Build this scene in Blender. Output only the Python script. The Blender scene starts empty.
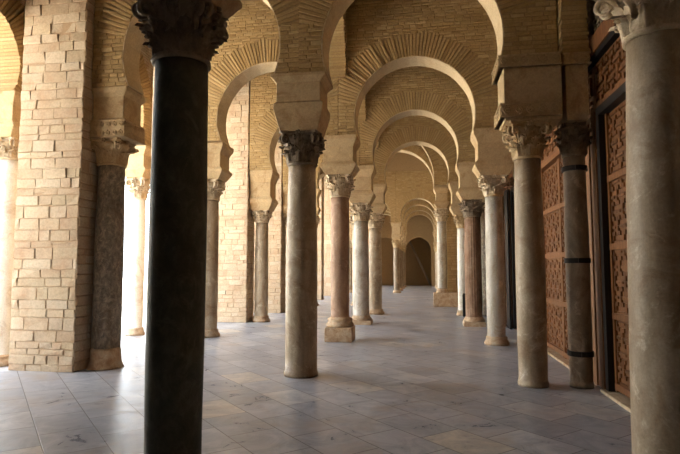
import bpy, math, random
from mathutils import Vector, Matrix
random.seed(7)
PI = math.pi
sc = bpy.context.scene
col = sc.collection

# ------------------------------------------------------------------ materials
def newmat(name):
    m = bpy.data.materials.new(name); m.use_nodes = True
    nt = m.node_tree; nt.nodes.clear()
    out = nt.nodes.new('ShaderNodeOutputMaterial'); b = nt.nodes.new('ShaderNodeBsdfPrincipled')
    nt.links.new(b.outputs[0], out.inputs[0])
    return m, nt, b
def N(nt, t, **k):
    n = nt.nodes.new(t)
    for a, v in k.items(): setattr(n, a, v)
    return n
def noise(nt, vec, scale, detail=4, rough=.6, dist=0):
    n = N(nt, 'ShaderNodeTexNoise'); n.inputs['Scale'].default_value = scale
    n.inputs['Detail'].default_value = detail; n.inputs['Roughness'].default_value = rough
    n.inputs['Distortion'].default_value = dist
    nt.links.new(vec, n.inputs['Vector']); return n.outputs['Fac']
def ramp(nt, fac, stops):
    r = N(nt, 'ShaderNodeValToRGB'); e = r.color_ramp.elements
    while len(e) > 1: e.remove(e[0])
    e[0].position = stops[0][0]; e[0].color = (*stops[0][1], 1)
    for p, c in stops[1:]:
        q = e.new(p); q.color = (*c, 1)
    nt.links.new(fac, r.inputs[0]); return r.outputs[0]
def mix(nt, a, b, fac, mode='MIX'):
    n = N(nt, 'ShaderNodeMix', data_type='RGBA', blend_type=mode)
    for s, v in ((6, a), (7, b)):
        if isinstance(v, tuple): n.inputs[s].default_value = (*v, 1)
        else: nt.links.new(v, n.inputs[s])
    if isinstance(fac, (int, float)): n.inputs[0].default_value = fac
    else: nt.links.new(fac, n.inputs[0])
    return n.outputs[2]
def bump(nt, b, h, strength=.4, dist=.02):
    n = N(nt, 'ShaderNodeBump'); n.inputs['Strength'].default_value = strength
    n.inputs['Distance'].default_value = dist
    nt.links.new(h, n.inputs['Height']); nt.links.new(n.outputs[0], b.inputs['Normal'])
def wpos(nt, scale=(1, 1, 1), rot=(0, 0, 0)):
    g = N(nt, 'ShaderNodeNewGeometry'); mp = N(nt, 'ShaderNodeMapping')
    mp.inputs['Scale'].default_value = scale; mp.inputs['Rotation'].default_value = rot
    nt.links.new(g.outputs['Position'], mp.inputs['Vector']); return mp.outputs[0], g
def masonry(name, tones, rough=.92, stain=(.30, .20, .11), stain_amt=.35, bs=.5):
    """separate stones: every stone its own tone, with grain and weathering"""
    m, nt, b = newmat(name); v, g = wpos(nt)
    c = ramp(nt, g.outputs['Random Per Island'], tones)
    n1 = noise(nt, v, 3.0, 6, .65); n2 = noise(nt, v, 28, 5, .7)
    f = ramp(nt, n1, [(.48, (0, 0, 0)), (.72, (stain_amt,)*3)])
    c = mix(nt, c, stain, f)
    g2 = ramp(nt, n2, [(.3, (.74,)*3), (.6, (1.06,)*3)])
    c = mix(nt, c, g2, .8, 'MULTIPLY')
    nt.links.new(c, b.inputs['Base Color']); b.inputs['Roughness'].default_value = rough
    b.inputs['Specular IOR Level'].default_value = .2
    bump(nt, b, n2, bs, .012)
    return m
def stone(name, c1, c2, c3, scale=4, rough=.7, spec=.3, bs=.35, stretch=(1, 1, .45), fine=40):
    m, nt, b = newmat(name); v, g = wpos(nt, stretch)
    v2, _ = wpos(nt)
    n1 = noise(nt, v, scale, 7, .68, .6); n2 = noise(nt, v2, fine, 4, .7)
    c = ramp(nt, n1, [(.32, c1), (.5, c2), (.68, c3)])
    if stretch[2] < 1:                      # worn shafts: ochre stains and pale scuffed patches
        n4 = noise(nt, v2, 2.3, 8, .7, 1.0); n5 = noise(nt, v2, 3.4, 9, .75, 1.6)
        c = mix(nt, c, tuple(a*k for a, k in zip(c2, (.62, .48, .36))), ramp(nt, n4, [(.50, (0, 0, 0)), (.64, (.65,)*3)]))
        c = mix(nt, c, tuple(min(.8, a*1.35) for a in c3), ramp(nt, n5, [(.55, (0, 0, 0)), (.66, (.6,)*3)]))
    g2 = ramp(nt, n2, [(.3, (.78,)*3), (.62, (1.08,)*3)])
    c = mix(nt, c, g2, .8, 'MULTIPLY')
    nt.links.new(c, b.inputs['Base Color']); b.inputs['Roughness'].default_value = rough
    b.inputs['Specular IOR Level'].default_value = spec
    bump(nt, b, n2, bs, .006)
    return m
def plain(name, c, rough=.6, metal=0, spec=.4):
    m, nt, b = newmat(name); v, g = wpos(nt)
    n = noise(nt, v, 14, 4); cc = mix(nt, tuple(x*.75 for x in c), tuple(min(1, x*1.2) for x in c), n)
    nt.links.new(cc, b.inputs['Base Color']); b.inputs['Roughness'].default_value = rough
    b.inputs['Metallic'].default_value = metal; b.inputs['Specular IOR Level'].default_value = spec
    bump(nt, b, n, .15, .004)
    return m

M = {}
M['ashlar'] = masonry('ashlar_stone', [(0, (.50, .39, .26)), (.3, (.55, .43, .295)), (.6, (.50, .37, .25)), (.85, (.58, .47, .34)), (1, (.47, .35, .23))], stain=(.40, .22, .12), stain_amt=.55, bs=.8)
M['mortar'] = stone('mortar', (.37, .245, .15), (.44, .31, .195), (.40, .27, .165), 9, .95, .1, .7, (1, 1, 1), 60)
M['brick'] = masonry('thin_brick', [(0, (0.40, 0.268, 0.118)), (.3, (0.46, 0.315, 0.145)), (.6, (0.37, 0.245, 0.105)), (.85, (0.50, 0.36, 0.18)), (1, (0.31, 0.198, 0.082))], stain=(.27, .165, .075), stain_amt=.35, bs=.8)
M['brick_mortar'] = stone('brick_mortar', (.29, .19, .095), (.35, .235, .12), (.31, .205, .105), 8, .95, .1, .8, (1, 1, 1), 45)
M['impost'] = stone('impost_stone', (.42, .30, .16), (.50, .365, .205), (.46, .33, .185), 7, .9, .2, .7, (1, 1, .8), 35)
M['capital'] = stone('carved_marble', (.42, .31, .19), (.58, .46, .31), (.66, .55, .40), 9, .75, .3, .5, (1, 1, 1), 60)
M['capital_dark'] = stone('carved_dark_marble', (.14, .10, .065), (.23, .17, .11), (.32, .25, .17), 9, .7, .3, .5, (1, 1, 1), 60)
M['capital_gold'] = stone('carved_ochre_marble', (.38, .25, .12), (.52, .37, .20), (.60, .46, .28), 9, .75, .3, .5, (1, 1, 1), 60)
M['sh_dark'] = stone('dark_granite', (.05, .05, .033), (.08, .078, .052), (.13, .12, .085), 9, .6, .35, .2, (1, 1, .7), 90)
M['sh_speck'] = stone('speckled_granite', (.10, .085, .065), (.22, .185, .14), (.40, .33, .25), 18, .6, .35, .4, (1, 1, .6), 70)
M['sh_beige'] = stone('beige_marble', (.25, .18, .11), (.37, .285, .19), (.50, .42, .31), 3.5, .5, .4, .25, (1, 1, .3), 50)
M['sh_grey'] = stone('grey_veined_marble', (.30, .25, .185), (.43, .39, .325), (.55, .51, .45), 3.5, .42, .45, .2, (1, 1, .35), 50)
M['sh_brown'] = stone('brown_marble', (.16, .11, .065), (.25, .185, .12), (.34, .27, .19), 4, .5, .4, .3, (1, 1, .35), 55)
M['sh_rose'] = stone('rose_marble', (.27, .155, .095), (.36, .225, .145), (.45, .31, .21), 4, .6, .35, .3, (1, 1, .35), 55)
M['sh_red'] = stone('red_fluted_marble', (.19, .11, .065), (.28, .17, .105), (.38, .26, .18), 6, .65, .3, .35, (1, 1, .4), 55)
M['sh_white'] = stone('white_marble', (.60, .56, .48), (.70, .67, .60), (.76, .73, .67), 3, .45, .4, .2, (1, 1, .4), 50)
M['base'] = stone('worn_base_marble', (.34, .20, .11), (.50, .36, .23), (.58, .48, .35), 8, .8, .25, .5, (1, 1, 1), 45)
M['plaster'] = stone('lime_plaster', (.46, .34, .20), (.55, .43, .27), (.50, .385, .235), 3, .95, .1, .5, (1, 1, 1), 30)
M['iron'] = plain('wrought_iron', (.022, .018, .015), .55, .6)
M['black'] = plain('black_painted_wood', (.008, .007, .007), .5)
def wood(name, a, bb, c):
    m, nt, b = newmat(name); v, g = wpos(nt, (6, 6, .8))
    n = noise(nt, v, 5, 6, .65, 1.2); k = ramp(nt, n, [(.3, a), (.5, bb), (.72, c)])
    r = ramp(nt, g.outputs['Random Per Island'], [(0, (.75,)*3), (1, (1.2,)*3)])
    k = mix(nt, k, r, 1, 'MULTIPLY')
    nt.links.new(k, b.inputs['Base Color']); b.inputs['Roughness'].default_value = .5
    bump(nt, b, n, .3, .004); return m
M['wood'] = wood('cedar_wood', (.10, .037, .011), (.185, .075, .024), (.27, .12, .042))
M['wood_dark'] = wood('dark_carved_wood', (.05, .022, .012), (.085, .038, .02), (.13, .06, .03))
M['wood_dark'] = wood('plank_wood', (.20, .15, .10), (.26, .20, .14), (.30, .24, .17))
M['ceil'] = wood('ceiling_wood', (.20, .13, .075), (.28, .19, .11), (.33, .23, .14))
M['court'] = stone('courtyard_marble', (.62, .59, .53), (.70, .67, .61), (.74, .71, .65), .6, .6, .3, .1, (1, 1, 1), 20)

# floor: diagonal marble slabs
m, nt, b = newmat('floor_slabs'); v, g = wpos(nt, (1, 1, 1), (0, 0, math.radians(-132.8)))
bt = N(nt, 'ShaderNodeTexBrick'); bt.offset = .5; bt.offset_frequency = 2; bt.squash = 1
nt.links.new(v, bt.inputs['Vector'])
for k, x in (('Scale', 1), ('Mortar Size', .006), ('Mortar Smooth', .3), ('Bias', 0), ('Brick Width', .70), ('Row Height', .5)): bt.inputs[k].default_value = x
bt.inputs['Color1'].default_value = (.0, .0, .0, 1); bt.inputs['Color2'].default_value = (1, 1, 1, 1); bt.inputs['Mortar'].default_value = (.5, .5, .5, 1)
tone = ramp(nt, bt.outputs['Color'], [(0, (.27, .28, .315)), (.3, (.38, .39, .425)), (.6, (.32, .33, .365)), (.9, (.44, .445, .465)), (1, (.48, .44, .39))])
vw, _ = wpos(nt)
n1 = noise(nt, vw, 1.1, 6, .6, .8); n2 = noise(nt, vw, 2.6, 9, .72, 1.2); n3 = noise(nt, vw, 40, 3)
c = mix(nt, tone, ramp(nt, n2, [(.34, (.50, .53, .60)), (.48, (.92, .93, .95)), (.60, (1.3, 1.27, 1.22))]), .8, 'MULTIPLY')
c = mix(nt, c, (.34, .25, .18), ramp(nt, n1, [(.52, (0, 0, 0)), (.70, (.6,)*3)]))
c = mix(nt, c, (.10, .09, .085), bt.outputs['Fac'])
nt.links.new(c, b.inputs['Base Color'])
rr = ramp(nt, n2, [(.3, (.24,)*3), (.7, (.46,)*3)]); nt.links.new(rr, b.inputs['Roughness'])
b.inputs['Specular IOR Level'].default_value = .5
hh = mix(nt, mix(nt, n1, n3, .25), (0, 0, 0), bt.outputs['Fac'])
bump(nt, b, hh, .35, .012)
M['floor'] = m

# ------------------------------------------------------------------ mesh builder
class MB:
    def __init__(s): s.v = []; s.f = []; s.sm = []
    def add(s, vs, fs, smooth=False):
        o = len(s.v); s.v += [tuple(p) for p in vs]
        s.f += [tuple(i+o for i in q) for q in fs]; s.sm += [smooth]*len(fs); return s
    def box(s, x0, x1, y0, y1, z0, z1):
        return s.add([(x0,y0,z0),(x1,y0,z0),(x1,y1,z0),(x0,y1,z0),(x0,y0,z1),(x1,y0,z1),(x1,y1,z1),(x0,y1,z1)],
                     [(0,3,2,1),(4,5,6,7),(0,1,5,4),(1,2,6,5),(2,3,7,6),(3,0,4,7)])
    def lathe(s, prof, cx=0, cy=0, n=40, flute=0, fd=.0, smooth=True):
        vs = []; fs = []
        for r, z in prof:
            for i in range(n):
                a = 2*PI*i/n; q = r
                if flute: q = r-fd*abs(math.sin(a*flute/2))**.7 if (fd and r) else r
                vs.append((cx+q*math.cos(a), cy+q*math.sin(a), z))
        for k in range(len(prof)-1):
            for i in range(n):
                j = (i+1) % n; fs.append((k*n+i, k*n+j, (k+1)*n+j, (k+1)*n+i))
        fs.append(tuple(range(n-1, -1, -1))); fs.append(tuple((len(prof)-1)*n+i for i in range(n)))
        return s.add(vs, fs, smooth)
    def sqstack(s, prof, cx=0, cy=0):
        """stack of rectangles (half x, half y, z)"""
        vs = []; fs = []
        for a, b_, z in prof: vs += [(cx-a,cy-b_,z),(cx+a,cy-b_,z),(cx+a,cy+b_,z),(cx-a,cy+b_,z)]
        for k in range(len(prof)-1):
            for i in range(4):
                j = (i+1) % 4; fs.append((k*4+i, k*4+j, (k+1)*4+j, (k+1)*4+i))
        fs.append((3,2,1,0)); k = (len(prof)-1)*4; fs.append((k,k+1,k+2,k+3))
        return s.add(vs, fs)
    def tube(s, pts, rad, n=8):
        pts = [Vector(p) for p in pts]; vs = []; fs = []
        for i, p in enumerate(pts):
            t = (pts[min(i+1, len(pts)-1)]-pts[max(i-1, 0)]).normalized()
            a = t.orthogonal().normalized() if i == 0 else (pa - t*pa.dot(t)).normalized()
            pa = a; bq = t.cross(a); r = rad[i] if isinstance(rad, list) else rad
            for k in range(n):
                w = 2*PI*k/n; vs.append(p+a*math.cos(w)*r+bq*math.sin(w)*r)
        for i in range(len(pts)-1):
            for k in range(n):
                j = (k+1) % n; fs.append((i*n+k, i*n+j, (i+1)*n+j, (i+1)*n+k))
        fs.append(tuple(range(n-1, -1, -1))); fs.append(tuple((len(pts)-1)*n+k for k in range(n)))
        return s.add(vs, fs, True)
    def build(s, name, mat, parent=None):
        me = bpy.data.meshes.new(name)
        off = Vector((0, 0, 0)); q = parent
        while q is not None: off += Vector(q.location); q = q.parent
        me.from_pydata([(a-off.x, b_-off.y, c_-off.z) for a, b_, c_ in s.v], [], s.f)
        me.polygons.foreach_set('use_smooth', s.sm); me.materials.append(mat); me.update()
        o = bpy.data.objects.new(name, me); col.objects.link(o); o.parent = parent
        return o

def thing(name, label, cat, loc, group=None):
    o = bpy.data.objects.new(name, None); col.objects.link(o); o.location = loc; o.empty_display_size = .2
    o['label'] = label; o['category'] = cat
    if group: o['group'] = group
    return o
def struct(o): o['kind'] = 'structure'; return o
def tag(o, label, cat, group=None):
    o['label'] = label; o['category'] = cat
    if group: o['group'] = group
    return o

def block(mb, P, u0, u1, v0, v1, d, ch=.008, jit=.004, back=-.02):
    """one chamfered stone; P(u,v,d) maps face coordinates to space, d outwards"""
    J = lambda: random.uniform(-jit, jit)
    c = min(ch, (u1-u0)*.3, (v1-v0)*.3)
    vs = [P(u0, v0, back), P(u1, v0, back), P(u1, v1, back), P(u0, v1, back)]
    vs += [P(u0+J(), v0+J(), d-c), P(u1+J(), v0+J(), d-c), P(u1+J(), v1+J(), d-c), P(u0+J(), v1+J(), d-c)]
    vs += [P(u0+c+J(), v0+c+J(), d+J()), P(u1-c+J(), v0+c+J(), d+J()), P(u1-c+J(), v1-c+J(), d+J()), P(u0+c+J(), v1-c+J(), d+J())]
    fs = []
    for k in (0, 4):
        for i in range(4):
            j = (i+1) % 4; fs.append((k+i, k+j, k+4+j, k+4+i))
    fs.append((8, 9, 10, 11))
    mb.add(vs, fs)

def facing(mb, P, u0, u1, z0, z1, hmin, hmax, lmin, lmax, d=.015, gap=.014, cut=None, jit=.004, ch=.008):
    """coursed stones over a rectangle; cut(v) -> list of (a,b) intervals left out of a course"""
    z = z0
    while z < z1-.02:
        h = random.uniform(hmin, hmax)
        if z+h > z1-hmin*.4: h = z1-z
        segs = [(u0, u1)]
        for a, b_ in (cut((z+h/2)) if cut else []):
            ns = []
            for s0, s1 in segs:
                if b_ <= s0 or a >= s1: ns.append((s0, s1)); continue
                if a-s0 > .03: ns.append((s0, a))
                if s1-b_ > .03: ns.append((b_, s1))
            segs = ns
        for s0, s1 in segs:
            u = s0-(random.uniform(0, lmin*.7) if s1-s0 > lmax else 0); first = True
            while u < s1-.01:
                L = random.uniform(lmin, lmax)
                if u+L > s1-lmin*.35: L = s1-u
                a = max(u, s0)
                if u+L-a > gap*2: block(mb, P, a+(gap/2 if a > s0 else 0), u+L-gap/2*(u+L < s1-.001), z+gap/2, z+h-gap/2, d+random.uniform(-.006, .006), ch, jit)
                u += L
        z += h

def PF(y):  return lambda u, v, d: (u, y-d, v)       # face towards -Y
def PR(x):  return lambda u, v, d: (x+d, u, v)       # face towards +X
def PL(x):  return lambda u, v, d: (x-d, -u, v)      # face towards -X (u = -y)

SPR = 4.53; TOP = 7.85

# ------------------------------------------------------------------ arches
def arch(x0, x1, cx, r, zc, y0, y1, label, group=None, name='transverse_arch', top=TOP, spr=SPR, ring=.56, axis='x', name_cat='arch', fronts=True, wall_mat='brick', backs=False):
    """wall from x0 to x1 pierced by a horseshoe arch, thickness y0..y1. axis 'y' swaps the directions: the wall runs along Y, its main face is +X"""
    if axis == 'x':
        T = lambda u, t, z: (u, t, z)
    else:
        T = lambda u, t, z: (t, u, z)
    root = thing(name, label, name_cat, T(cx, (y0+y1)/2, spr), group)
    a0 = -math.asin(min(1, (zc-spr)/r)); n = 56
    angs = [PI-a0 - (PI-2*a0)*i/n for i in range(n+1)]      # left springing over the crown to the right springing
    inner = [(cx+r*math.cos(a), zc+r*math.sin(a)) for a in angs]
    # core wall as strips between inner curve and the top / sides
    core = MB(); e = .012
    rc = r+e
    pts = [(cx+rc*math.cos(a), zc+rc*math.sin(a)) for a in angs]
    outer = []
    for i, (px, pz) in enumerate(pts):
        a = angs[i]
        # ray from the centre to the rectangle x0..x1, spr..top
        dx, dz = math.cos(a), math.sin(a); ts = []
        if dx > 1e-6: ts.append((x1-cx)/dx)
        if dx < -1e-6: ts.append((x0-cx)/dx)
        if dz > 1e-6: ts.append((top-zc)/dz)
        if dz < -1e-6: ts.append((spr-zc)/dz if i not in (0, n) else 1e9)
        t = min(ts); outer.append((cx+dx*t, max(spr, zc+dz*t)))
    outer[0] = (x0, spr); outer[-1] = (x1, spr)
    # insert exact corners
    ci = min(range(n+1), key=lambda i: abs(outer[i][0]-x0)+abs(outer[i][1]-top)); outer[ci] = (x0, top)
    cj = min(range(n+1), key=lambda i: abs(outer[i][0]-x1)+abs(outer[i][1]-top)); outer[cj] = (x1, top)
    vs = []
    for (ax, az), (bx, bz) in zip(pts, outer):
        vs += [T(ax, y0, az), T(bx, y0, bz), T(ax, y1, az), T(bx, y1, bz)]
    fs = []
    for i in range(n):
        k = 4*i; q = k+4
        fs += [(k, k+1, q+1, q), (k+2, q+2, q+3, k+3), (k, q, q+2, k+2), (k+1, k+3, q+3, q+1)]
    fs += [(0, 2, 3, 1), (4*n, 4*n+1, 4*n+3, 4*n+2)]
    core.add(vs, fs)
    core.build('wall_core', M['brick_mortar'], root)
    # the ring of thin voussoirs
    rg = MB(); tb = .066; b0 = .22 if axis == 'x' else a0; arc = (PI-2*b0)*(r+.12); nb = int(arc/tb); da = (PI-2*b0)/nb
    for i in range(nb):
        a = b0+da*(i+.5); w = da*.5*.76
        ln = ring*random.uniform(.9, 1.06)
        dx, dz = math.cos(a), math.sin(a)
        if dx > 1e-6: ln = min(ln, (x1-.005-cx)/dx-r)
        if dx < -1e-6: ln = min(ln, (x0+.005-cx)/dx-r)
        if dz < -1e-6 and zc+dz*(r+ln) < spr+.01: ln = min(ln, (spr+.01-zc)/dz-r)
        if dz > 1e-6: ln = min(ln, (top-.012-zc)/dz-r)
        ln = max(ln, .03)
        ri = r+random.uniform(-.002, .006); pr = random.uniform(.005, .030)
        ww = [w*random.uniform(.85, 1.1) for _ in range(4)]
        ro = r+ln
        def pp(rad, da_, t, sh=0): return T(cx+rad*math.cos(a+da_), t, zc+rad*math.sin(a+da_))
        wo = min(w*r/ro*1.15, w)
        A = y0-pr; B = y1+pr; c = .006
        vs = []
        for t, cc in ((A, c), (A+c, 0), (B-c, 0), (B, c)):
            k = 1 if cc == 0 else .8
            vs += [pp(ri+cc, -ww[0]*k, t), pp(ro-cc, -wo*k, t), pp(ro-cc, wo*k, t), pp(ri+cc, ww[1]*k, t)]
        f2 = [(3, 2, 1, 0), (12, 13, 14, 15)]
        for k in (0, 4, 8):
            for j in range(4):
                l = (j+1) % 4; f2.append((k+j, k+l, k+4+l, k+4+j))
        rg.add(vs, f2)
    rg.build('voussoir_ring', M['brick'], root)
    if axis == 'x':                          # lime plaster on the underside
        pl = MB(); vs = []; m_ = n*1
        for a in angs:
            c_, s_ = math.cos(a), math.sin(a); rj = r-.010+random.uniform(-.003, .003)
            vs += [T(cx+rj*c_, y0-.004, zc+rj*s_), T(cx+rj*c_, y1+.004, zc+rj*s_), T(cx+(r+.008)*c_, y1+.004, zc+(r+.008)*s_), T(cx+(r+.008)*c_, y0-.004, zc+(r+.008)*s_)]
        fs = []
        for i in range(m_):
            for j in range(4): l = (j+1) % 4; fs.append((4*i+j, 4*i+l, 4*i+4+l, 4*i+4+j))
        fs += [(3, 2, 1, 0), tuple(4*m_+j for j in range(4))]
        pl.add(vs, fs); pl.build('plastered_underside', M['plaster'], root)
    R = r+ring-.02
    def cut(z):
        if abs(z-zc) >= R: return []
        if axis == 'x' and z-zc < R*math.sin(b0):
            q = math.sqrt(max(0, r*r-(z-zc)**2))+.004
            if z-zc > r*math.sin(b0): q = max(q, (z-zc)/math.tan(b0))
            return [(cx-q, cx+q)]
        q = math.sqrt(R*R-(z-zc)**2); return [(cx-q, cx+q)]
    fb = MB()
    if fronts:
        P = PF(y0) if axis == 'x' else PR(y1)
        facing(fb, P, x0+.005, x1-.005, spr, top, .058, .082, .13, .27, .012, .013, cut, .006, .007)
        if backs or axis == 'y':
            P2 = (lambda u, v, d: (y0-d, u, v)) if axis == 'y' else (lambda u, v, d: (u, y1+d, v))
            facing(fb, P2, x0+.005, x1-.005, spr, top, .058, .082, .13, .27, .012, .013, cut, .006, .007)
        k = 1 if axis == 'y' else 0; parts = {}
        for i in range(0, len(fb.v), 12):
            cu = sum(p[k] for p in fb.v[i:i+12])/12; cz = sum(p[2] for p in fb.v[i:i+12])/12
            right = cu > cx; dist = (x1-cx) if right else (cx-x0)
            if R > dist-.04 and cz < zc+R*.35: key = ('springer_brickwork', right)
            elif zc+R > top-.12: key = ('spandrel', right)       # the opening cuts the wall in two spandrels
            else: key = ('spandrel', 0)
            h = parts.setdefault(key, MB()); q0 = i//12*9
            h.add(fb.v[i:i+12], [tuple(q-i for q in f_) for f_ in fb.f[q0:q0+9]])
        for key, h in parts.items(): h.build(key[0], M[wall_mat], root)
    return root

# ------------------------------------------------------------------ capitals
def leaf(mb, ang, rb, z0, h, w, curl, flare, back):
    """one acanthus leaf hugging the bell; rb(z) bell radius"""
    nu, nv = 9, 11; vs = []
    for side in (0, 1):
        for j in range(nv):
            t = j/(nv-1)
            zz = z0+h*min(t, .86)/.86*1.0 - (h*.20*((t-.86)/.14) if t > .86 else 0)
            out = .010+curl*max(0, (t-.5)/.5)**1.8 + flare*t
            ww = w*(1-.35*t)*(1+.16*math.sin(t*PI*6.5))*(1 if t < .9 else .72)
            for i in range(nu):
                s = (i/(nu-1))*2-1
                o = out + .012*math.cos(s*PI*3) - .02*abs(s) + (.016 if abs(s) < .1 else 0)
                rad = rb(min(zz, z0+h))+o-(.022 if side else 0)
                a = ang + s*ww/max(rad, .05)
                vs.append((rad*math.cos(a), rad*math.sin(a), zz-.018*abs(s)*(t > .5)))
    fs = []; K = nu*nv
    for j in range(nv-1):
        for i in range(nu-1):
            a = j*nu+i; fs.append((a, a+1, a+nu+1, a+nu)); fs.append((K+a, K+a+nu, K+a+nu+1, K+a+1))
    for j in range(nv-1):
        for i in (0, nu-1):
            a = j*nu+i; fs.append((a, a+nu, K+a+nu, K+a))
    for i in range(nu-1):
        a = (nv-1)*nu+i; fs.append((a, a+1, K+a+1, K+a))
    mb.add(vs, fs, True)

def spiral(mb, ang, r0, r1, z0, z1, sr, tr, turns=1.5):
    """a volute: stalk from (r0,z0) up to the corner (r1,z1) and rolled up"""
    ca, sa = math.cos(ang), math.sin(ang); pts = []; rad = []
    cr, cz = r1-sr, z1-sr
    for i in range(8):
        t = i/8; rr = r0+(cr-r0)*t**1.5; zz = z0+(z1-z0)*(1-(1-t)**1.6)
        pts.append((rr, zz)); rad.append(tr*(.7+.5*t))
    for i in range(22):
        t = i/21; a = PI/2-2*PI*turns*t; q = sr*(1-.8*t)
        pts.append((cr+q*math.cos(a), cz+q*math.sin(a))); rad.append(tr*(1.2-.6*t))
    mb.tube([(p*ca, p*sa, z) for p, z in pts], rad, 7)

def capital_parts(r, h, hw, seed=0, style='leafy'):
    rnd = random.Random(seed)
    ab = h*.13
    bell = MB()
    prof = [(r*.99, 0), (r*1.10, .0), (r*1.14, .02), (r*1.10, .04), (r*1.0, .045)]
    def rb(z):
        t = max(0, min(1, z/(h-ab))); return r*(1.0+.06*t+.30*t**3)
    prof += [(rb(z), z) for z in [(h-ab)*k/10 for k in range(2, 11)]]
    bell.lathe(prof, n=32)
    lv = MB(); hh = h-ab
    if style == 'leafy':
        for k in range(8):
            leaf(lv, k*PI/4+PI/8*0, rb, .04, hh*rnd.uniform(.40, .46), r*.40, r*.34, .012, 0)
        for k in range(8):
            leaf(lv, k*PI/4+PI/8, rb, hh*.30, hh*rnd.uniform(.40, .46), r*.36, r*.40, .02, 0)
        for k in range(4):
            leaf(lv, k*PI/2, rb, hh*.62, hh*.36, r*.22, r*.28, .02, 0)
    else:
        for k in range(4):
            leaf(lv, k*PI/2+PI/4, rb, .04, hh*.90, r*.52, r*.62, .02, 0)
            leaf(lv, k*PI/2, rb, .04, hh*.62, r*.52, r*.26, .01, 0)
    vos = []
    for k in range(4):
        vo = MB(); vos.append(vo)
        a = k*PI/2+PI/4; rc = hw*1.25
        for s in (-1, 1):
            spiral(vo, a+s*.10, rb(hh*.5)*1.02, rc, hh*.5, hh, h*.13, h*.036)
        if style == 'leafy':
            for s in (-1, 1): spiral(vo, k*PI/2+s*.20, rb(hh*.6)*1.0, rb(hh)+.05, hh*.6, hh*.98, h*.07, h*.022, 1.2)
    # concave abacus
    abm = MB(); n = 10; ring = []
    for k in range(4):
        a = k*PI/2+PI/4
        c0 = Vector((math.cos(a), math.sin(a)))*hw*1.36; c1 = Vector((math.cos(a+PI/2), math.sin(a+PI/2)))*hw*1.36
        t0 = c0.lerp(c1, .06); t1 = c0.lerp(c1, .94); inw = -(c0+c1).normalized()*hw*.17
        for i in range(n):
            t = i/(n-1); p = t0.lerp(t1, t)+inw*(1-(2*t-1)**2); ring.append((p.x, p.y))
    vs = []; L = len(ring)
    for sc_, z in ((.90, hh-.005), (.94, hh+ab*.45), (1, hh+ab*.5), (1, h)):
        vs += [(x*sc_, y*sc_, z) for x, y in ring]
    fs = []
    for q in range(3):
        for i in range(L): j = (i+1) % L; fs.append((q*L+i, q*L+j, (q+1)*L+j, (q+1)*L+i))
    fs.append(tuple(range(L-1, -1, -1))); fs.append(tuple(3*L+i for i in range(L)))
    abm.add(vs, fs)
    for k in range(4):                      # central rosettes of the abacus
        a = k*PI/2; d = hw*.90
        for j in range(5):
            w = j*2*PI/5; cx, cy, cz = d*math.cos(a)-.028*math.cos(w)*math.sin(a), d*math.sin(a)+.028*math.cos(w)*math.cos(a), hh+ab*.5+.028*math.sin(w)
            abm.tube([(cx, cy, cz), (cx+.03*math.cos(a), cy+.03*math.sin(a), cz)], [.02, .012], 6)
    return bell, lv, vos, abm
def jitter(mb, amp, seed):
    from mathutils import noise as mn
    mb.v = [tuple(Vector(p)+mn.noise_vector(Vector(p)*9+Vector((seed*3.1, 0, 0)))*amp) for p in mb.v]

def shift(mb, x, y, z, rot=0):
    c, s = math.cos(rot), math.sin(rot)
    mb.v = [(x+a*c-b_*s, y+a*s+b_*c, z+d) for a, b_, d in mb.v]; return mb

def frieze(cx, cy, hx, hy, z0, z1):
    """carved band round an impost: rows of small scrolls on a recessed ground"""
    mb = MB(); mb.sqstack([(hx, hy, z0), (hx, hy, z1)], cx, cy)
    for z in (z0, z1-.018): mb.sqstack([(hx+.018, hy+.018, z), (hx+.018, hy+.018, z+.018)], cx, cy)
    H = z1-z0; rows = 2 if H > .2 else 1; hr = H/rows; r = hr*.30
    for nrm, half, off in (((0, -1), hx, hy), ((1, 0), hy, hx), ((-1, 0), hy, hx)):
        n = max(3, int(2*half/(hr*.72)))
        for j in range(rows):
            for i in range(n):
                u = -half+(i+.5)*2*half/n; zm = z0+(j+.5)*hr; pts = []; sg = 1 if (i+j) % 2 else -1
                for k in range(13):
                    a = -PI/2+2*PI*k/12*1.5; q = r*(1.05-.75*k/12)
                    pu, pz = u+q*math.cos(a)*sg, zm+q*math.sin(a)*sg
                    if nrm[0] == 0: pts.append((cx+pu, cy-off-.006, pz))
                    else: pts.append((cx+nrm[0]*(off+.006), cy+pu, pz))
                mb.tube(pts, hr*.06, 5)
    return mb

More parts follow.
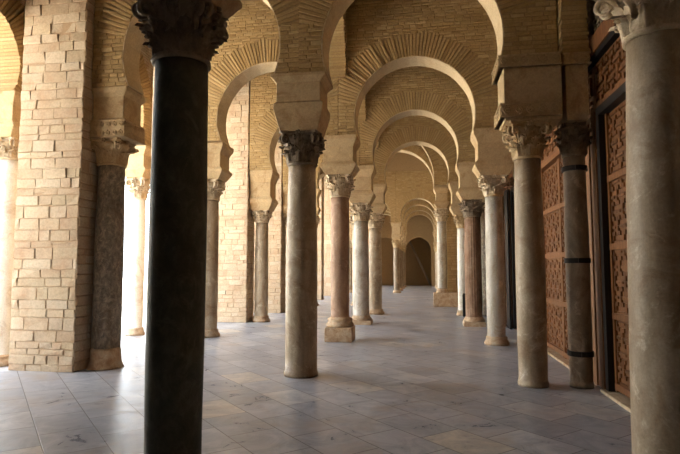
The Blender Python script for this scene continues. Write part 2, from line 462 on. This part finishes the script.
# ------------------------------------------------------------------ columns
def column(x, y, r0, r1, z0, z1, zc, mat, label, cap='capital', group=None, base='round', seed=0, hw=.30, flute=0, impost=True,
           ztop=SPR, xmin=None, xmax=None, prof2=None, style='leafy', friezes=(), bands=(), rot=0, bx=.34, by=.30, name='marble_column', imat='impost'):
    root = thing(name, label, 'column', (x, y, 0), group); root['kind'] = 'thing'
    zb = 0
    if base == 'pedestal':
        b_ = MB(); b_.sqstack([(.29, .29, 0), (.30, .30, .02), (.295, .29, .30), (.27, .27, .32)], x, y); jitter(b_, .008, seed)
        b_.build('pedestal', M['base'], root)
        p = MB(); p.lathe([(.30, .32), (.31, .36), (.28, .41), (.26, .43), (.285, .47), (.26, .50), (r0*1.06, .53)], x, y, 36); p.build('base', M['base'], root); zb = .53
    elif base == 'round':
        p = MB(); p.lathe([(r0*1.35, z0), (r0*1.38, z0+.05), (r0*1.25, z0+.09), (r0*1.14, z0+.12), (r0*1.22, z0+.15), (r0*1.05, z0+.18)], x, y, 36); jitter(p, .006, seed)
        p.build('base', M['base'], root); zb = .18
    elif base == 'square':
        p = MB(); p.sqstack([(r0*1.3, r0*1.3, 0), (r0*1.32, r0*1.3, .10), (r0*1.2, r0*1.2, .12)], x, y); p.build('plinth', M['base'], root)
        p = MB(); p.lathe([(r0*1.25, .12), (r0*1.32, .16), (r0*1.15, .20), (r0*1.06, .25)], x, y, 36); p.build('base', M['base'], root); zb = .25
    elif base == 'worn':
        p = MB(); p.lathe([(r0*1.30, 0), (r0*1.22, .03), (r0*1.10, .10), (r0*1.08, .28), (r0*1.01, .32)], x, y, 36); jitter(p, .02, seed)
        p.build('base', M['base'], root); zb = .31
    elif base == 'slight':
        p = MB(); p.lathe([(r0*1.06, 0), (r0*1.07, .04), (r0*1.02, .07), (r0, .09)], x, y, 40); p.build('base', M[mat], root); zb = .08
    zb += z0
    s = MB(); prof = []
    for k in range(15):
        t = k/14; rr = r0+(r1-r0)*t+.012*math.sin(PI*t); prof.append((rr, zb+(z1-zb)*t))
    prof = [(r0*1.03, zb-.002)]+prof
    if flute: s.lathe(prof, x, y, 96, flute, .022)
    else: s.lathe(prof, x, y, 48)
    jitter(s, .004, seed)
    s.build('shaft', M[mat], root)
    bell, lv, vo, ab = capital_parts(r1, zc-z1, hw, seed, style)
    for q in [bell, lv, ab]+vo: jitter(q, .012, seed); shift(q, x, y, z1, rot)
    cp = bell.build('capital', M[cap], root)
    lv.build('acanthus_leaves', M[cap], cp); ab.build('abacus', M[cap], cp)
    for q in vo: q.build('volute', M[cap], cp)
    if impost:
        d = ztop-zc
        pr = [(bx-.05, by-.04, zc), (bx+.05, by+.03, zc+.18*d), (bx+.065, by+.045, zc+.20*d), (bx+.065, by+.045, zc+.26*d)]
        pr += [(bx, by, zc+.34*d), (bx, by, zc+.70*d), (bx+.03, by+.03, zc+.78*d), (bx+.085, by+.07, zc+.90*d), (bx+.085, by+.07, zc+d)]
        if prof2 == 'slab':
            pr = [(bx-.05, by-.03, zc), (bx+.04, by+.02, zc+.36*d), (bx+.045, by+.025, zc+.48*d), (bx, by, zc+.50*d), (bx, by, zc+.84*d), (bx+.04, by+.03, zc+.90*d), (bx+.085, by+.05, zc+.94*d), (bx+.085, by+.05, zc+d)]
        if prof2 == 'band':
            pr = [(bx+.03, by+.02, zc), (bx+.045, by+.035, zc+.02*d), (bx+.045, by+.035, zc+.36*d), (bx, by, zc+.38*d), (bx, by, zc+.82*d), (bx+.07, by+.05, zc+.92*d), (bx+.07, by+.05, zc+d)]
        if prof2 == 'straight':
            pr = [(bx-.01, by-.02, zc), (bx, by, zc+.12*d), (bx, by, zc+d)]
        ib = MB(); ib.sqstack([p_ for p_ in pr], x, y)
        if xmax is not None: ib.v = [(xmax if a > x else a, b_, c_) for a, b_, c_ in ib.v]
        if xmin is not None: ib.v = [(max(a, xmin), b_, c_) for a, b_, c_ in ib.v]
        o = ib.build('impost_block', M[imat], root)
        bv = o.modifiers.new('worn_edges', 'BEVEL'); bv.width = .012; bv.segments = 2; bv.limit_method = 'ANGLE'
    for f0, f1, fx, fy in friezes:
        q = frieze(x, y, fx, fy, f0, f1)
        if xmin is not None: q.v = [(max(a, xmin), b_, c_) for a, b_, c_ in q.v]
        q.build('carved_frieze', M[imat], root)
    for zz in bands:
        m_ = MB(); rr = r0+.018
        m_.lathe([(rr-.012, zz-.035), (rr+.006, zz-.033), (rr+.006, zz+.033), (rr-.012, zz+.035)], x, y, 40, smooth=False)
        m_.box(x-.035, x+.035, y-rr-.03, y-rr+.01, zz-.03, zz+.03)
        o = m_.build('iron_band', M['iron'], root); o['label'] = 'dark iron strap clamped round the shaft'
    return root

Y = [4.1, 7.9, 11.75, 15.4, 18.75]
ORD = ['nearest', 'second', 'third', 'fourth', 'fifth']
LX = [-2.0, -1.84, -1.85, -1.80, -1.70]; RX = [1.66, 1.52, 1.49, 1.36, 1.25]; CX = [-5.05, -5.09, -5.02, -4.85, -4.75]
PE = [-5.32, -5.34, -5.26, -5.18, -5.06]       # gallery side of each pier
column(LX[0], Y[0], .220, .215, 0, 3.30, 3.80, 'sh_dark', 'almost black polished column in the left foreground, cut by the bottom of the photo', 'capital_dark', base='slight', seed=1, hw=.33, rot=.12)
column(LX[1], Y[1], .240, .208, 0, 3.16, 3.66, 'sh_beige', 'thick beige column standing alone in the middle foreground with a dark carved capital', 'capital_dark', base='slight', seed=2, hw=.31, prof2='slab')
column(LX[2], 11.72, .20, .20, 0, 3.17, 3.67, 'sh_rose', 'pinkish column raised on a square pedestal just right of the thick middle column', base='pedestal', seed=3, hw=.28)
column(LX[3], 15.3, .235, .205, 0, 2.95, 3.47, 'sh_grey', 'pale grey column on round base, first one behind the pedestal column', base='square', seed=4, hw=.28)
column(LX[4], 18.7, .23, .215, 0, 3.0, 3.52, 'sh_beige', 'golden beige column with no pedestal, second one behind the pedestal column', base='round', seed=5, hw=.28)
column(1.70, 4.05, .280, .208, 0, 3.24, 3.74, 'sh_beige', 'large grey brown column at the right edge of the photo with a scrolled leaf capital', base='slight', seed=6, hw=.335, rot=.1, xmax=1.89)
column(1.46, 7.72, .190, .178, 0, 3.12, 3.62, 'sh_beige', 'grey and ochre column with carved frieze blocks, beside the column with iron straps', 'capital_gold', base='slight', seed=7, hw=.30, xmax=1.885, prof2='straight', friezes=((3.66, 3.85, .385, .335), (4.36, 4.525, .40, .345)))
column(RX[2], 11.65, .185, .175, 0, 3.11, 3.55, 'sh_grey', 'pale grey column on the right, just behind the ochre frieze column', base='round', seed=8, hw=.29)
column(RX[3], 15.3, .225, .215, 0, 3.02, 3.50, 'sh_red', 'reddish fluted column on a moulded base at the right side', 'capital_dark', base='square', seed=9, hw=.28, flute=20)
column(1.31, 18.6, .175, .165, 0, 2.95, 3.42, 'sh_white', 'slim pale column standing just left of the reddish fluted column', 'capital_gold', base='round', seed=10, hw=.26)
column(-5.11, 8.02, .222, .205, 0, 3.27, 3.70, 'sh_speck', 'dark mottled column with worn orange foot, standing against the left brick pier', 'capital_gold', base='worn', seed=11, xmin=PE[1]+.03, hw=.29, style='plain', prof2='band', friezes=((3.705, 3.98, .392, .315),), by=.27)
column(CX[2], 11.95, .20, .19, 0, 3.2, 3.68, 'sh_beige', 'beige column on a round disc base, seen just right of the black foreground column', 'capital', base='round', seed=12, xmin=PE[2]+.03, hw=.28)
column(CX[3], 15.5, .20, .185, 0, 2.97, 3.33, 'sh_beige', 'slim beige column against the sunlit stone pier left of the thick middle column', 'capital', base='round', seed=13, xmin=PE[3]+.03, hw=.26, ztop=SPR)
column(CX[0], Y[0], .22, .21, 0, 3.2, 3.66, 'sh_beige', 'beige column of the courtyard bay beyond the left edge of the photo', base='round', seed=14, xmin=PE[0]+.03, hw=.28)
column(CX[4], 18.85, .20, .19, 0, 3.1, 3.58, 'sh_beige', 'beige column hidden behind the thick middle column', base='round', seed=15, xmin=PE[4]+.03, hw=.28)

# wall column with its straps, standing between the two wooden doors
column(2.085, 7.72, .145, .14, 0, 3.14, 3.60, 'sh_brown', 'narrow grey column with three dark iron straps standing between the wooden doors', 'capital_dark', base='slight', seed=20, hw=.15,
       bands=(.45, 1.70, 2.97), bx=.145, by=.27, prof2='straight', ztop=SPR, friezes=((4.36, 4.52, .162, .305),))
for i, yy in ((2, 11.7), (3, 15.3), (4, 18.6)):
    column(2.085, yy, .14, .135, 0, 3.12, 3.60, 'sh_speck', 'narrow wall column against the wooden screen, %s from the front' % ORD[i-1], 'capital_dark', base='slight', seed=20+i, hw=.15, bx=.145, by=.26, prof2='straight', ztop=SPR)

# ------------------------------------------------------------------ transverse arches of the gallery and of the outer aisle
GL = ['nearest gallery arch, mostly above the frame, springing from the dark corner column',
      'shadowed gallery arch cut by the top of the photo, with a bright right edge',
      'widest complete brick arch in view, framing all the others',
      'second complete brick arch of the gallery, nested inside the widest one',
      'third complete brick arch of the gallery, just before the central bay']
AL = ['outer aisle arch above the left foreground, out of frame',
      'outer aisle arch springing from the frieze block on the mottled column at left',
      'tall outer aisle arch with fanned bricks, just right of the black foreground column',
      'outer aisle arch beside the sunlit pier, half hidden by the thick middle column',
      'farthest outer aisle arch before the central bay']
TH = .28
for i in range(5):
    xl, xr = LX[i], RX[i]
    half = (xr-.42-(xl+.42))/2; cx = (xl+xr)/2; r = half+.065; zc = SPR+math.sqrt(r*r-half*half)
    arch(xl, min(xr+.375, 1.89), cx, r, zc, Y[i]-TH, Y[i]+TH, GL[i], 'gallery arches')
    xl, xr = CX[i], LX[i]
    half = (xr-.42-(xl+.42))/2; cx = (xl+xr)/2; r = half+.11; zc = SPR+math.sqrt(r*r-half*half)
    arch(PE[i]+.03, xr-.004, cx, r, zc, Y[i]-TH+.08*(i == 1), Y[i]+TH, AL[i], 'outer aisle arches')

# high arches that run along the inner row, above the thick columns
for i in range(4):
    y0, y1 = Y[i]+TH+.02, Y[i+1]-TH-.02; hw_ = (y1-y0)/2
    arch(y0, y1, (y0+y1)/2, hw_-.05, 5.92, LX[i+1]-.18, LX[i+1]+.17, 'high lengthwise arch between the %s and %s cross arches' % (ORD[i], ORD[i+1]), 'lengthwise arches', name='lengthwise_arch', spr=5.86, ring=.3, axis='y')

# wall arches over the wooden screen
for i, (a, b_) in enumerate(((4.05, 7.72), (7.72, 11.7), (11.7, 15.3), (15.3, 18.6))):
    h_ = (b_-a)/2-.30; r = h_+.06
    arch(a+.004, b_-.004, (a+b_)/2, r, SPR+math.sqrt(r*r-h_*h_), 1.925, 2.245, 'shallow arch against the screen wall, %s bay from the front' % ORD[i], 'wall arches', name='wall_arch', ring=.3, axis='y')

# ------------------------------------------------------------------ courtyard side: piers and facade arcade
def pier(x0, x1, y0, y1, label, group=None, top=TOP, side=True, hm=(.095, .21)):
    root = thing('brick_pier', label, 'pier', ((x0+x1)/2, (y0+y1)/2, 0), group)
    c = MB(); c.box(x0, x1, y0, y1, 0, top); c.build('pier_core', M['mortar'], root)
    f = MB()
    facing(f, PF(y0), x0, x1, .0, top, hm[0], hm[1], .17, .5, .013, .007, None, .010, .010)
    if side: facing(f, PR(x1), y0, y1, .0, top, hm[0], hm[1], .3, .6, .014, .014, None, .007, .012)
    facing(f, lambda u, v, d: (u, y1+d, v), x0, x1, 0, top, .14, .2, .3, .6, .014, .014, None, .005, .012)
    f.build('stone_facing', M['ashlar'], root)
    return root
PX0 = -6.55
pier(-6.45, PE[1], Y[1]-.36, Y[1]+.42, 'tall pier of rough pinkish stone blocks at the left edge of the photo')
pier(PX0, PE[0], Y[0]-.36, Y[0]+.42, 'stone pier beyond the left edge of the photo')
pier(-6.3, PE[2], Y[2]-.3, Y[2]+.36, 'stone pier hidden behind the black foreground column')
pier(PX0, PE[3], Y[3]-.3, Y[3]+.36, 'sunlit cream stone pier seen right of the black foreground column')
pier(PX0, PE[4], Y[4]-.3, Y[4]+.36, 'sunlit cream stone pier just left of the thick middle column')
far_y = [22.7, 26.6, 30.5, 34.5, 38.0, 41.6, 45.0]
for k, yy in enumerate(far_y):
    pier(PX0, -5.1, yy-.3, yy+.3, 'distant stone pier of the courtyard side, behind the middle columns', 'distant piers', hm=(.2, .3))

FX = -6.93
fy = [5.7, 7.98, 11.95, 15.6, 18.95, 22.7, 26.6, 30.5, 34.5, 38.0, 41.6, 45.0]  # first column set close: unseen near bay narrowed to admit less daylight
fl = {7.98: 'white marble column at the very left edge against the bright courtyard', 11.95: 'white marble column glowing in the courtyard opening left of the black column'}
for i, yy in enumerate(fy):
    column(-6.99 if yy < 10 else -6.87, yy, .215 if yy < 10 else .17, .20 if yy < 10 else .165, 0, 3.42 if yy < 10 else 3.27, 3.78, 'sh_white', fl.get(yy, 'white marble column of the courtyard arcade, out of sight'), 'capital', None if yy in fl else 'courtyard arcade columns', base='round', seed=40+i, hw=.26, bx=.27, by=.30)
for i in range(len(fy)-1):
    a, b_ = fy[i], fy[i+1]; h_ = (b_-a)/2-.38; r = h_+.10
    lab = {1: 'courtyard arcade arch between the left pier and the glowing white column', 0: 'courtyard arcade arch at the left edge of the photo'}.get(i, 'courtyard arcade arch further along the bright side')
    arch(a+.003, b_-.003, (a+b_)/2, r, SPR+math.sqrt(r*r-h_*h_), FX-.27, FX+.27, lab, None if i in (0, 1) else 'courtyard arcade arches', name='courtyard_arch', axis='y', wall_mat='ashlar')

# ------------------------------------------------------------------ central bay
yc = 22.7
root = thing('stepped_pier', 'reddish brick pier rising behind the column on a stone block', 'pier', (1.6, yc+.8, 0))
c_ = MB(); c_.box(.98, 2.28, yc+.5, yc+1.1, 0, TOP); c_.build('pier_core', M['brick_mortar'], root)
f = MB(); facing(f, PF(yc+.5), .98, 2.28, 0, TOP, .09, .13, .22, .4, .012, .016); facing(f, lambda u, v, d: (.98-d, u, v), yc+.5, yc+1.1, 0, TOP, .09, .13, .22, .4, .012, .016)
f.build('brickwork', M['brick'], root)
b_ = MB(); b_.sqstack([(.50, .36, 0), (.51, .37, .03), (.50, .36, .55), (.49, .35, .57)], .88, yc); jitter(b_, .012, 3)
tag(b_.build('stone_block', M['base'], None), 'low oblong stone block carrying the column before the central bay', 'stone block')
column(.76, yc, .20, .19, .57, 3.55, 4.10, 'sh_grey', 'pale column raised on an oblong stone block at the far right', 'capital', base='round', seed=60, hw=.27, bx=.24, by=.28, ztop=5.0)
column(-2.85, yc, .20, .19, 0, 3.3, 3.85, 'sh_beige', 'column of the central bay hidden behind the pedestal column', 'capital', base='round', seed=61, hw=.27, bx=.24, by=.28, ztop=5.0)
column(-4.72, yc-.35, .20, .19, 0, 3.3, 3.85, 'sh_beige', 'column of the central bay hidden behind the outer aisle arch', 'capital', base='round', seed=62, hw=.27, bx=.24, by=.2, ztop=5.0)
arch(-4.98, 1.5, -2.0, 2.46, 5.25, yc-.68, yc-.36, 'very wide arch of the central bay, seen as a thin rib through the third arch', None, spr=5.0, ring=.3)
arch(-3.1, 1.4, -1.09, 1.54, 5.0+.1, yc-.27, yc+.24, 'wide arch behind the thin rib, leading to the far gallery', None, spr=5.0, ring=.3)
arch(-5.05, -3.11, -4.03, .7, 5.05, yc-.27, yc+.24, 'small aisle arch of the central bay, hidden by the nearer columns', None, spr=5.0, ring=.25)

# ------------------------------------------------------------------ far gallery
for k, yy in enumerate((34.5, 38.0, 41.6, 45.0)):
    w = ['first', 'second', 'third', 'last'][k]
    column(-1.74, yy, .20, .19, 0, 2.92, 3.42, 'sh_brown', '%s of the small pinkish columns in the far gallery left of the dark archway' % w, 'capital_gold', base='round', seed=70+k, hw=.27, bx=.26)
    column(1.10, yy, .19, .18, 0, 2.92, 3.42, 'sh_beige', '%s of the far columns on the right, behind the column on a stone block' % w, 'capital_gold', base='round', seed=76+k, hw=.27, bx=.26)
    column(-4.8, yy, .19, .18, 0, 2.92, 3.42, 'sh_beige', 'far outer aisle column behind the golden beige column', 'capital', 'far aisle columns', base='round', seed=80+k, hw=.27, bx=.26)
    arch(-1.74, 2.28, -.32, 1.13, SPR+.42, yy-TH, yy+TH, '%s of the four small nested arches in the distance' % w, None, ring=.4)
    arch(-5.05, -1.745, -3.27, 1.2, SPR+.42, yy-TH, yy+TH, 'far outer aisle arch in line with the %s nested arch' % w, None, ring=.4)

# ------------------------------------------------------------------ room shell
def plate(name, x0, x1, y0, y1, z0, z1, mat):
    m_ = MB(); m_.box(x0, x1, y0, y1, z0, z1); return struct(m_.build(name, mat))
YB, YE = -12.0, 47.0
plate('floor', -7.4, 2.6, YB-.3, YE+2.6, -.2, 0, M['floor'])
plate('courtyard_floor', -70, -7.4, -30, 75, -.2, -.004, M['court'])
plate('ceiling', -7.3, 2.6, YB, 23.0, TOP+.16, TOP+.4, M['ceil'])
plate('ceiling_far', -7.3, 2.6, 34.78, YE+.5, TOP+.16, TOP+.4, M['ceil'])
plate('ceiling_high', -7.3, 2.6, 22.9, 34.8, 11.2, 11.4, M['ceil'])
plate('wall_lantern_front', -7.3, 2.6, 22.95, 23.2, TOP+.41, 11.2, M['brick_mortar'])
plate('wall_lantern_back', -7.3, 2.6, 34.22, 34.77, TOP+.01, 11.2, M['brick_mortar'])
plate('wall_lantern_left', -7.5, -7.25, 22.95, 34.7, TOP-.2, 11.2, M['brick_mortar'])
plate('wall_lantern_right', 2.4, 2.6, 23.2, 34.22, TOP, 11.2, M['brick_mortar'])
k = 0; bm_ = MB(); yy = YB+.2
while yy < YE:
    if not 22.9 < yy < 34.8: bm_.box(-7.15, 2.35, yy, yy+.12, TOP+.005, TOP+.155)
    yy += .5
struct(bm_.build('trim_1', M['ceil']))
plate('wall_right', 2.44, 2.6, YB, YE, 0, TOP, M['brick_mortar'])
plate('wall_back_blocker', -7.15, 2.36, YB-.3, YB, 0, TOP, M['brick_mortar'])  # unseen wall added to close off light behind the camera
plate('wall_left_blocker', -7.2, -6.66, YB, 5.25, 0, TOP, M['mortar'])  # unseen wall added across the near arcade bays to block courtyard light
plate('trim_2', -7.14, -6.6, 44.99, YE, SPR, TOP, M['mortar'])
# roof parapet on the courtyard side
plate('trim_3', -7.25, -6.95, YB, 22.9, TOP+.41, TOP+1.0, M['mortar'])

# end wall with two archways
ew = MB(); ys = YE
def endwall():
    spans = [(-7.15, -3.4, 1.05, 3.35), (-1.95+0, -.46, 1.12, 3.25)]
    segs = [(-7.15, -4.55), (-2.25, -1.58), (.66, 2.36)]
    m_ = MB()
    for a, b_ in segs: m_.box(a, b_, ys, ys+.5, 0, TOP)
    for a, b_, cx, r in ((-4.55, -2.25, -3.4, 1.15), (-1.58, .66, -.46, 1.12)):
        n = 24; zc = 3.15; vs = []
        for i in range(n+1):
            t = PI-PI*i/n; x = cx+r*math.cos(t); z = zc+r*math.sin(t)
            vs += [(x, ys, z), (x, ys, TOP), (x, ys+.5, z), (x, ys+.5, TOP)]
        fs = []
        for i in range(n):
            q = 4*i; p = q+4; fs += [(q, p, p+1, q+1), (q+2, q+3, p+3, p+2), (q, q+2, p+2, p)]
        m_.add(vs, fs)
    m_.box(-7.15, 2.36, ys+2.2, ys+2.4, 0, 4.9); m_.box(-7.15, 2.36, ys+.5, ys+2.2, 4.7, 4.9)
    m_.box(-7.15, -6.9, ys+.5, ys+1.3, 0, 4.7); m_.box(2.2, 2.36, ys+.5, ys+2.2, 0, 4.7); m_.box(-2.2, -1.7, ys+.5, ys+1.3, 0, 4.7)  # left end stops short, an added gap letting daylight into the passage
    return m_.build('wall_end', M['brick_mortar'])
struct(endwall())
p = MB(); p.tube([(-1.25, ys+1.3, 4.0), (.55, ys+.9, .07)], .13, 4)
tag(p.build('wooden_plank', M['wood_dark']), 'long plank leaning diagonally across the dark far archway', 'plank')

# ------------------------------------------------------------------ wooden screen and doors on the right wall
WX = 2.44
def panel_grid(mb, y0, y1, z0, z1, x, cell=.30, d=.03):
    """carved interlace: pinwheel of four bars round a square boss in each cell"""
    ny = max(1, round((y1-y0)/cell)); nz = max(1, round((z1-z0)/cell)); cy, cz = (y1-y0)/ny, (z1-z0)/nz
    for i in range(ny):
        for j in range(nz):
            a, b_ = y0+i*cy, z0+j*cz; t = min(cy, cz)*.17; g_ = .012
            if (i+j) % 2:
                q = [(g_, .62, g_, g_+t), (1-g_-t/cy, 1-g_, g_, .62), (.38, 1-g_, 1-g_-t/cz, 1-g_), (g_, g_+t/cy, .38, 1-g_)]
            else:
                q = [(.38, 1-g_, g_, g_+t), (g_, g_+t/cy, g_, .62), (g_, .62, 1-g_-t/cz, 1-g_), (1-g_-t/cy, 1-g_, .38, 1-g_)]
            for u0, u1, v0, v1 in q: mb.box(x-d, x, a+u0*cy, a+u1*cy, b_+v0*cz, b_+v1*cz)
            mb.box(x-d*1.3, x, a+.36*cy, a+.64*cy, b_+.36*cz, b_+.64*cz)
def door(n, y0, y1, zt, frame, fm, label_leaf=None):
    fr = MB(); w = frame; x0 = WX-.15
    fr.box(x0, WX-.002, y0, y0+w, .04, zt); fr.box(x0, WX-.002, y1-w, y1, .04, zt); fr.box(x0, WX-.002, y0+w, y1-w, zt-w, zt)
    root = fr.build('door_%d' % n, M[fm]); struct(root)
    a, b_ = y0+w, y1-w; mid = (a+b_)/2
    for l0, l1 in ((a, mid-.004), (mid+.004, b_)):
        lf = MB(); lf.box(WX-.035, WX-.003, l0, l1, .05, zt-w)
        leaf_ = lf.build('door_leaf', M['wood'], root)
        cv = MB(); z = .08; rails = MB()
        hz = (zt-w-.1)/4
        for k in range(4):
            zz = .08+k*hz
            panel_grid(cv, l0+.08, l1-.08, zz+.10, zz+hz-.02, WX-.035, .17, .025)
            rails.box(WX-.075, WX-.035, l0, l1, zz-.005, zz+.075)
        for s0 in (l0, l1-.06): rails.box(WX-.072, WX-.035, s0, s0+.06, .05, zt-w)
        cv.build('carved_panels', M['wood'], leaf_); rails.build('door_rails', M['wood'], leaf_)
    return root
door(1, 4.75, 7.40, 3.72, .11, 'black')
door(2, 8.35, 11.2, 3.62, .09, 'wood')
door(3, 12.3, 14.5, 3.72, .11, 'black')
door(4, 15.9, 18.1, 3.62, .09, 'wood')
# posts beside the doors, beams and the carved tympana above
nt_ = 4
def screen(y0, y1, d0, d1, zt, lab):
    root = thing('wooden_screen', lab, 'wooden screen', (WX-.06, (y0+y1)/2, 0))
    for a, b_ in ((y0, d0), (d1, y1)):
        ps = MB(); n = max(1, int((b_-a)/.12)); w = (b_-a)/n
        for k in range(n): ps.box(WX-.10-.02*(k % 2), WX-.004, a+k*w+.004, a+(k+1)*w-.004, 0, zt)
        ps.build('door_post', M['wood'], root)
    pn = MB(); pn.box(WX-.05, WX-.004, y0, y1, zt+.004, 4.42); panel_grid(pn, y0+.1, y1-.1, zt+.10, 4.38, WX-.05, .20, .03)
    pn.box(WX-.12, WX-.05, y0, y1, zt+.004, zt+.07)
    pn.build('carved_panels', M['wood'], root)
    bmx = MB(); bmx.box(WX-.13, WX-.004, y0, y1, 4.425, 4.50); bmx.build('beam', M['black'], root)
    bm2 = MB(); bm2.box(WX-.15, WX-.004, y0, y1, 4.504, 4.74); bm2.build('beam', M['wood'], root)
    up = MB(); up.box(WX-.05, WX-.004, y0, y1, 4.744, 7.0)
    panel_grid(up, y0, y1, 4.8, 6.9, WX-.05, .14, .025)
    up.build('lattice_panel', M['wood_dark'], root)
    return root
screen(4.06, 7.70, 4.75, 7.40, 3.724, 'carved reddish wood screen around the black framed door, right of the iron strapped column')
screen(7.72, 11.68, 8.35, 11.2, 3.624, 'carved reddish wood screen seen between the frieze column and the iron strapped column')
screen(11.72, 15.28, 12.3, 14.5, 3.724, 'carved wood screen with the dark doorway behind the pale grey right column')
screen(15.32, 18.58, 15.9, 18.1, 3.624, 'carved wood screen hidden behind the reddish fluted column')
q = MB(); q.box(WX-.05, WX-.004, 14.5, 15.2, 0, 3.9)
plate('trim_4', 2.24, 2.44, 4.7, 7.45, 0, .038, M['capital'])
plate('trim_5', 2.26, 2.44, 8.3, 11.25, 0, .038, M['base'])
d_ = MB(); d_.box(2.2, 2.24, 14.52, 15.02, .0, 3.7)  # flat black board gives the darkness of a door opening
tag(d_.build('door_shutter', M['black']), 'black board standing in for the dark door opening, left of the ochre frieze column', 'shutter')
# small black box at the foot of the slim pale column
bb = MB(); bb.box(1.25, 1.36, 18.0, 18.16, 0, .72)
bb.sqstack([(.045, .065, .72), (.035, .05, .76)], 1.305, 18.08)
tag(bb.build('black_box', M['black']), 'narrow upright black box on the floor at the foot of the slim pale column', 'box')

# ------------------------------------------------------------------ courtyard beyond: opposite gallery wall
cw = MB(); x = -48.0
cw.box(x-.8, x, -30, 75, 5.2, 8.5)
yy = -30
while yy < 75: cw.box(x-.8, x, yy, yy+1.0, 0, 5.2); yy += 4
cw.box(x-5, x-4.6, -30, 75, 0, 8.5)
struct(cw.build('wall_courtyard', M['court']))

# ------------------------------------------------------------------ light
w = bpy.data.worlds.new('sky'); sc.world = w; w.use_nodes = True
nt = w.node_tree; nt.nodes.clear()
out = nt.nodes.new('ShaderNodeOutputWorld'); bg = nt.nodes.new('ShaderNodeBackground')
bg.inputs[0].default_value = (.86, .93, 1.0, 1); bg.inputs[1].default_value = 4.2
nt.links.new(bg.outputs[0], out.inputs[0])
sun = bpy.data.lights.new('sun', 'SUN'); sun.energy = 40; sun.color = (1, .90, .74); sun.angle = .009
so = bpy.data.objects.new('sun', sun); col.objects.link(so)
so.rotation_euler = Vector((-.62, .25, -1.0)).to_track_quat('-Z', 'Y').to_euler()

# ------------------------------------------------------------------ camera
cam = bpy.data.cameras.new('camera'); co = bpy.data.objects.new('camera', cam); col.objects.link(co)
cam.sensor_width = 36; cam.lens = 530/680*36; cam.clip_start = .05; cam.clip_end = 300
co.location = (0, 0, 1.6); co.rotation_euler = (math.radians(90+4.42), 0, math.radians(8.98))
sc.camera = co
sc.view_settings.view_transform = 'Standard'; sc.view_settings.look = 'None'
sc.view_settings.exposure = 0.95; sc.view_settings.gamma = 1; sc.view_settings.use_curve_mapping = False
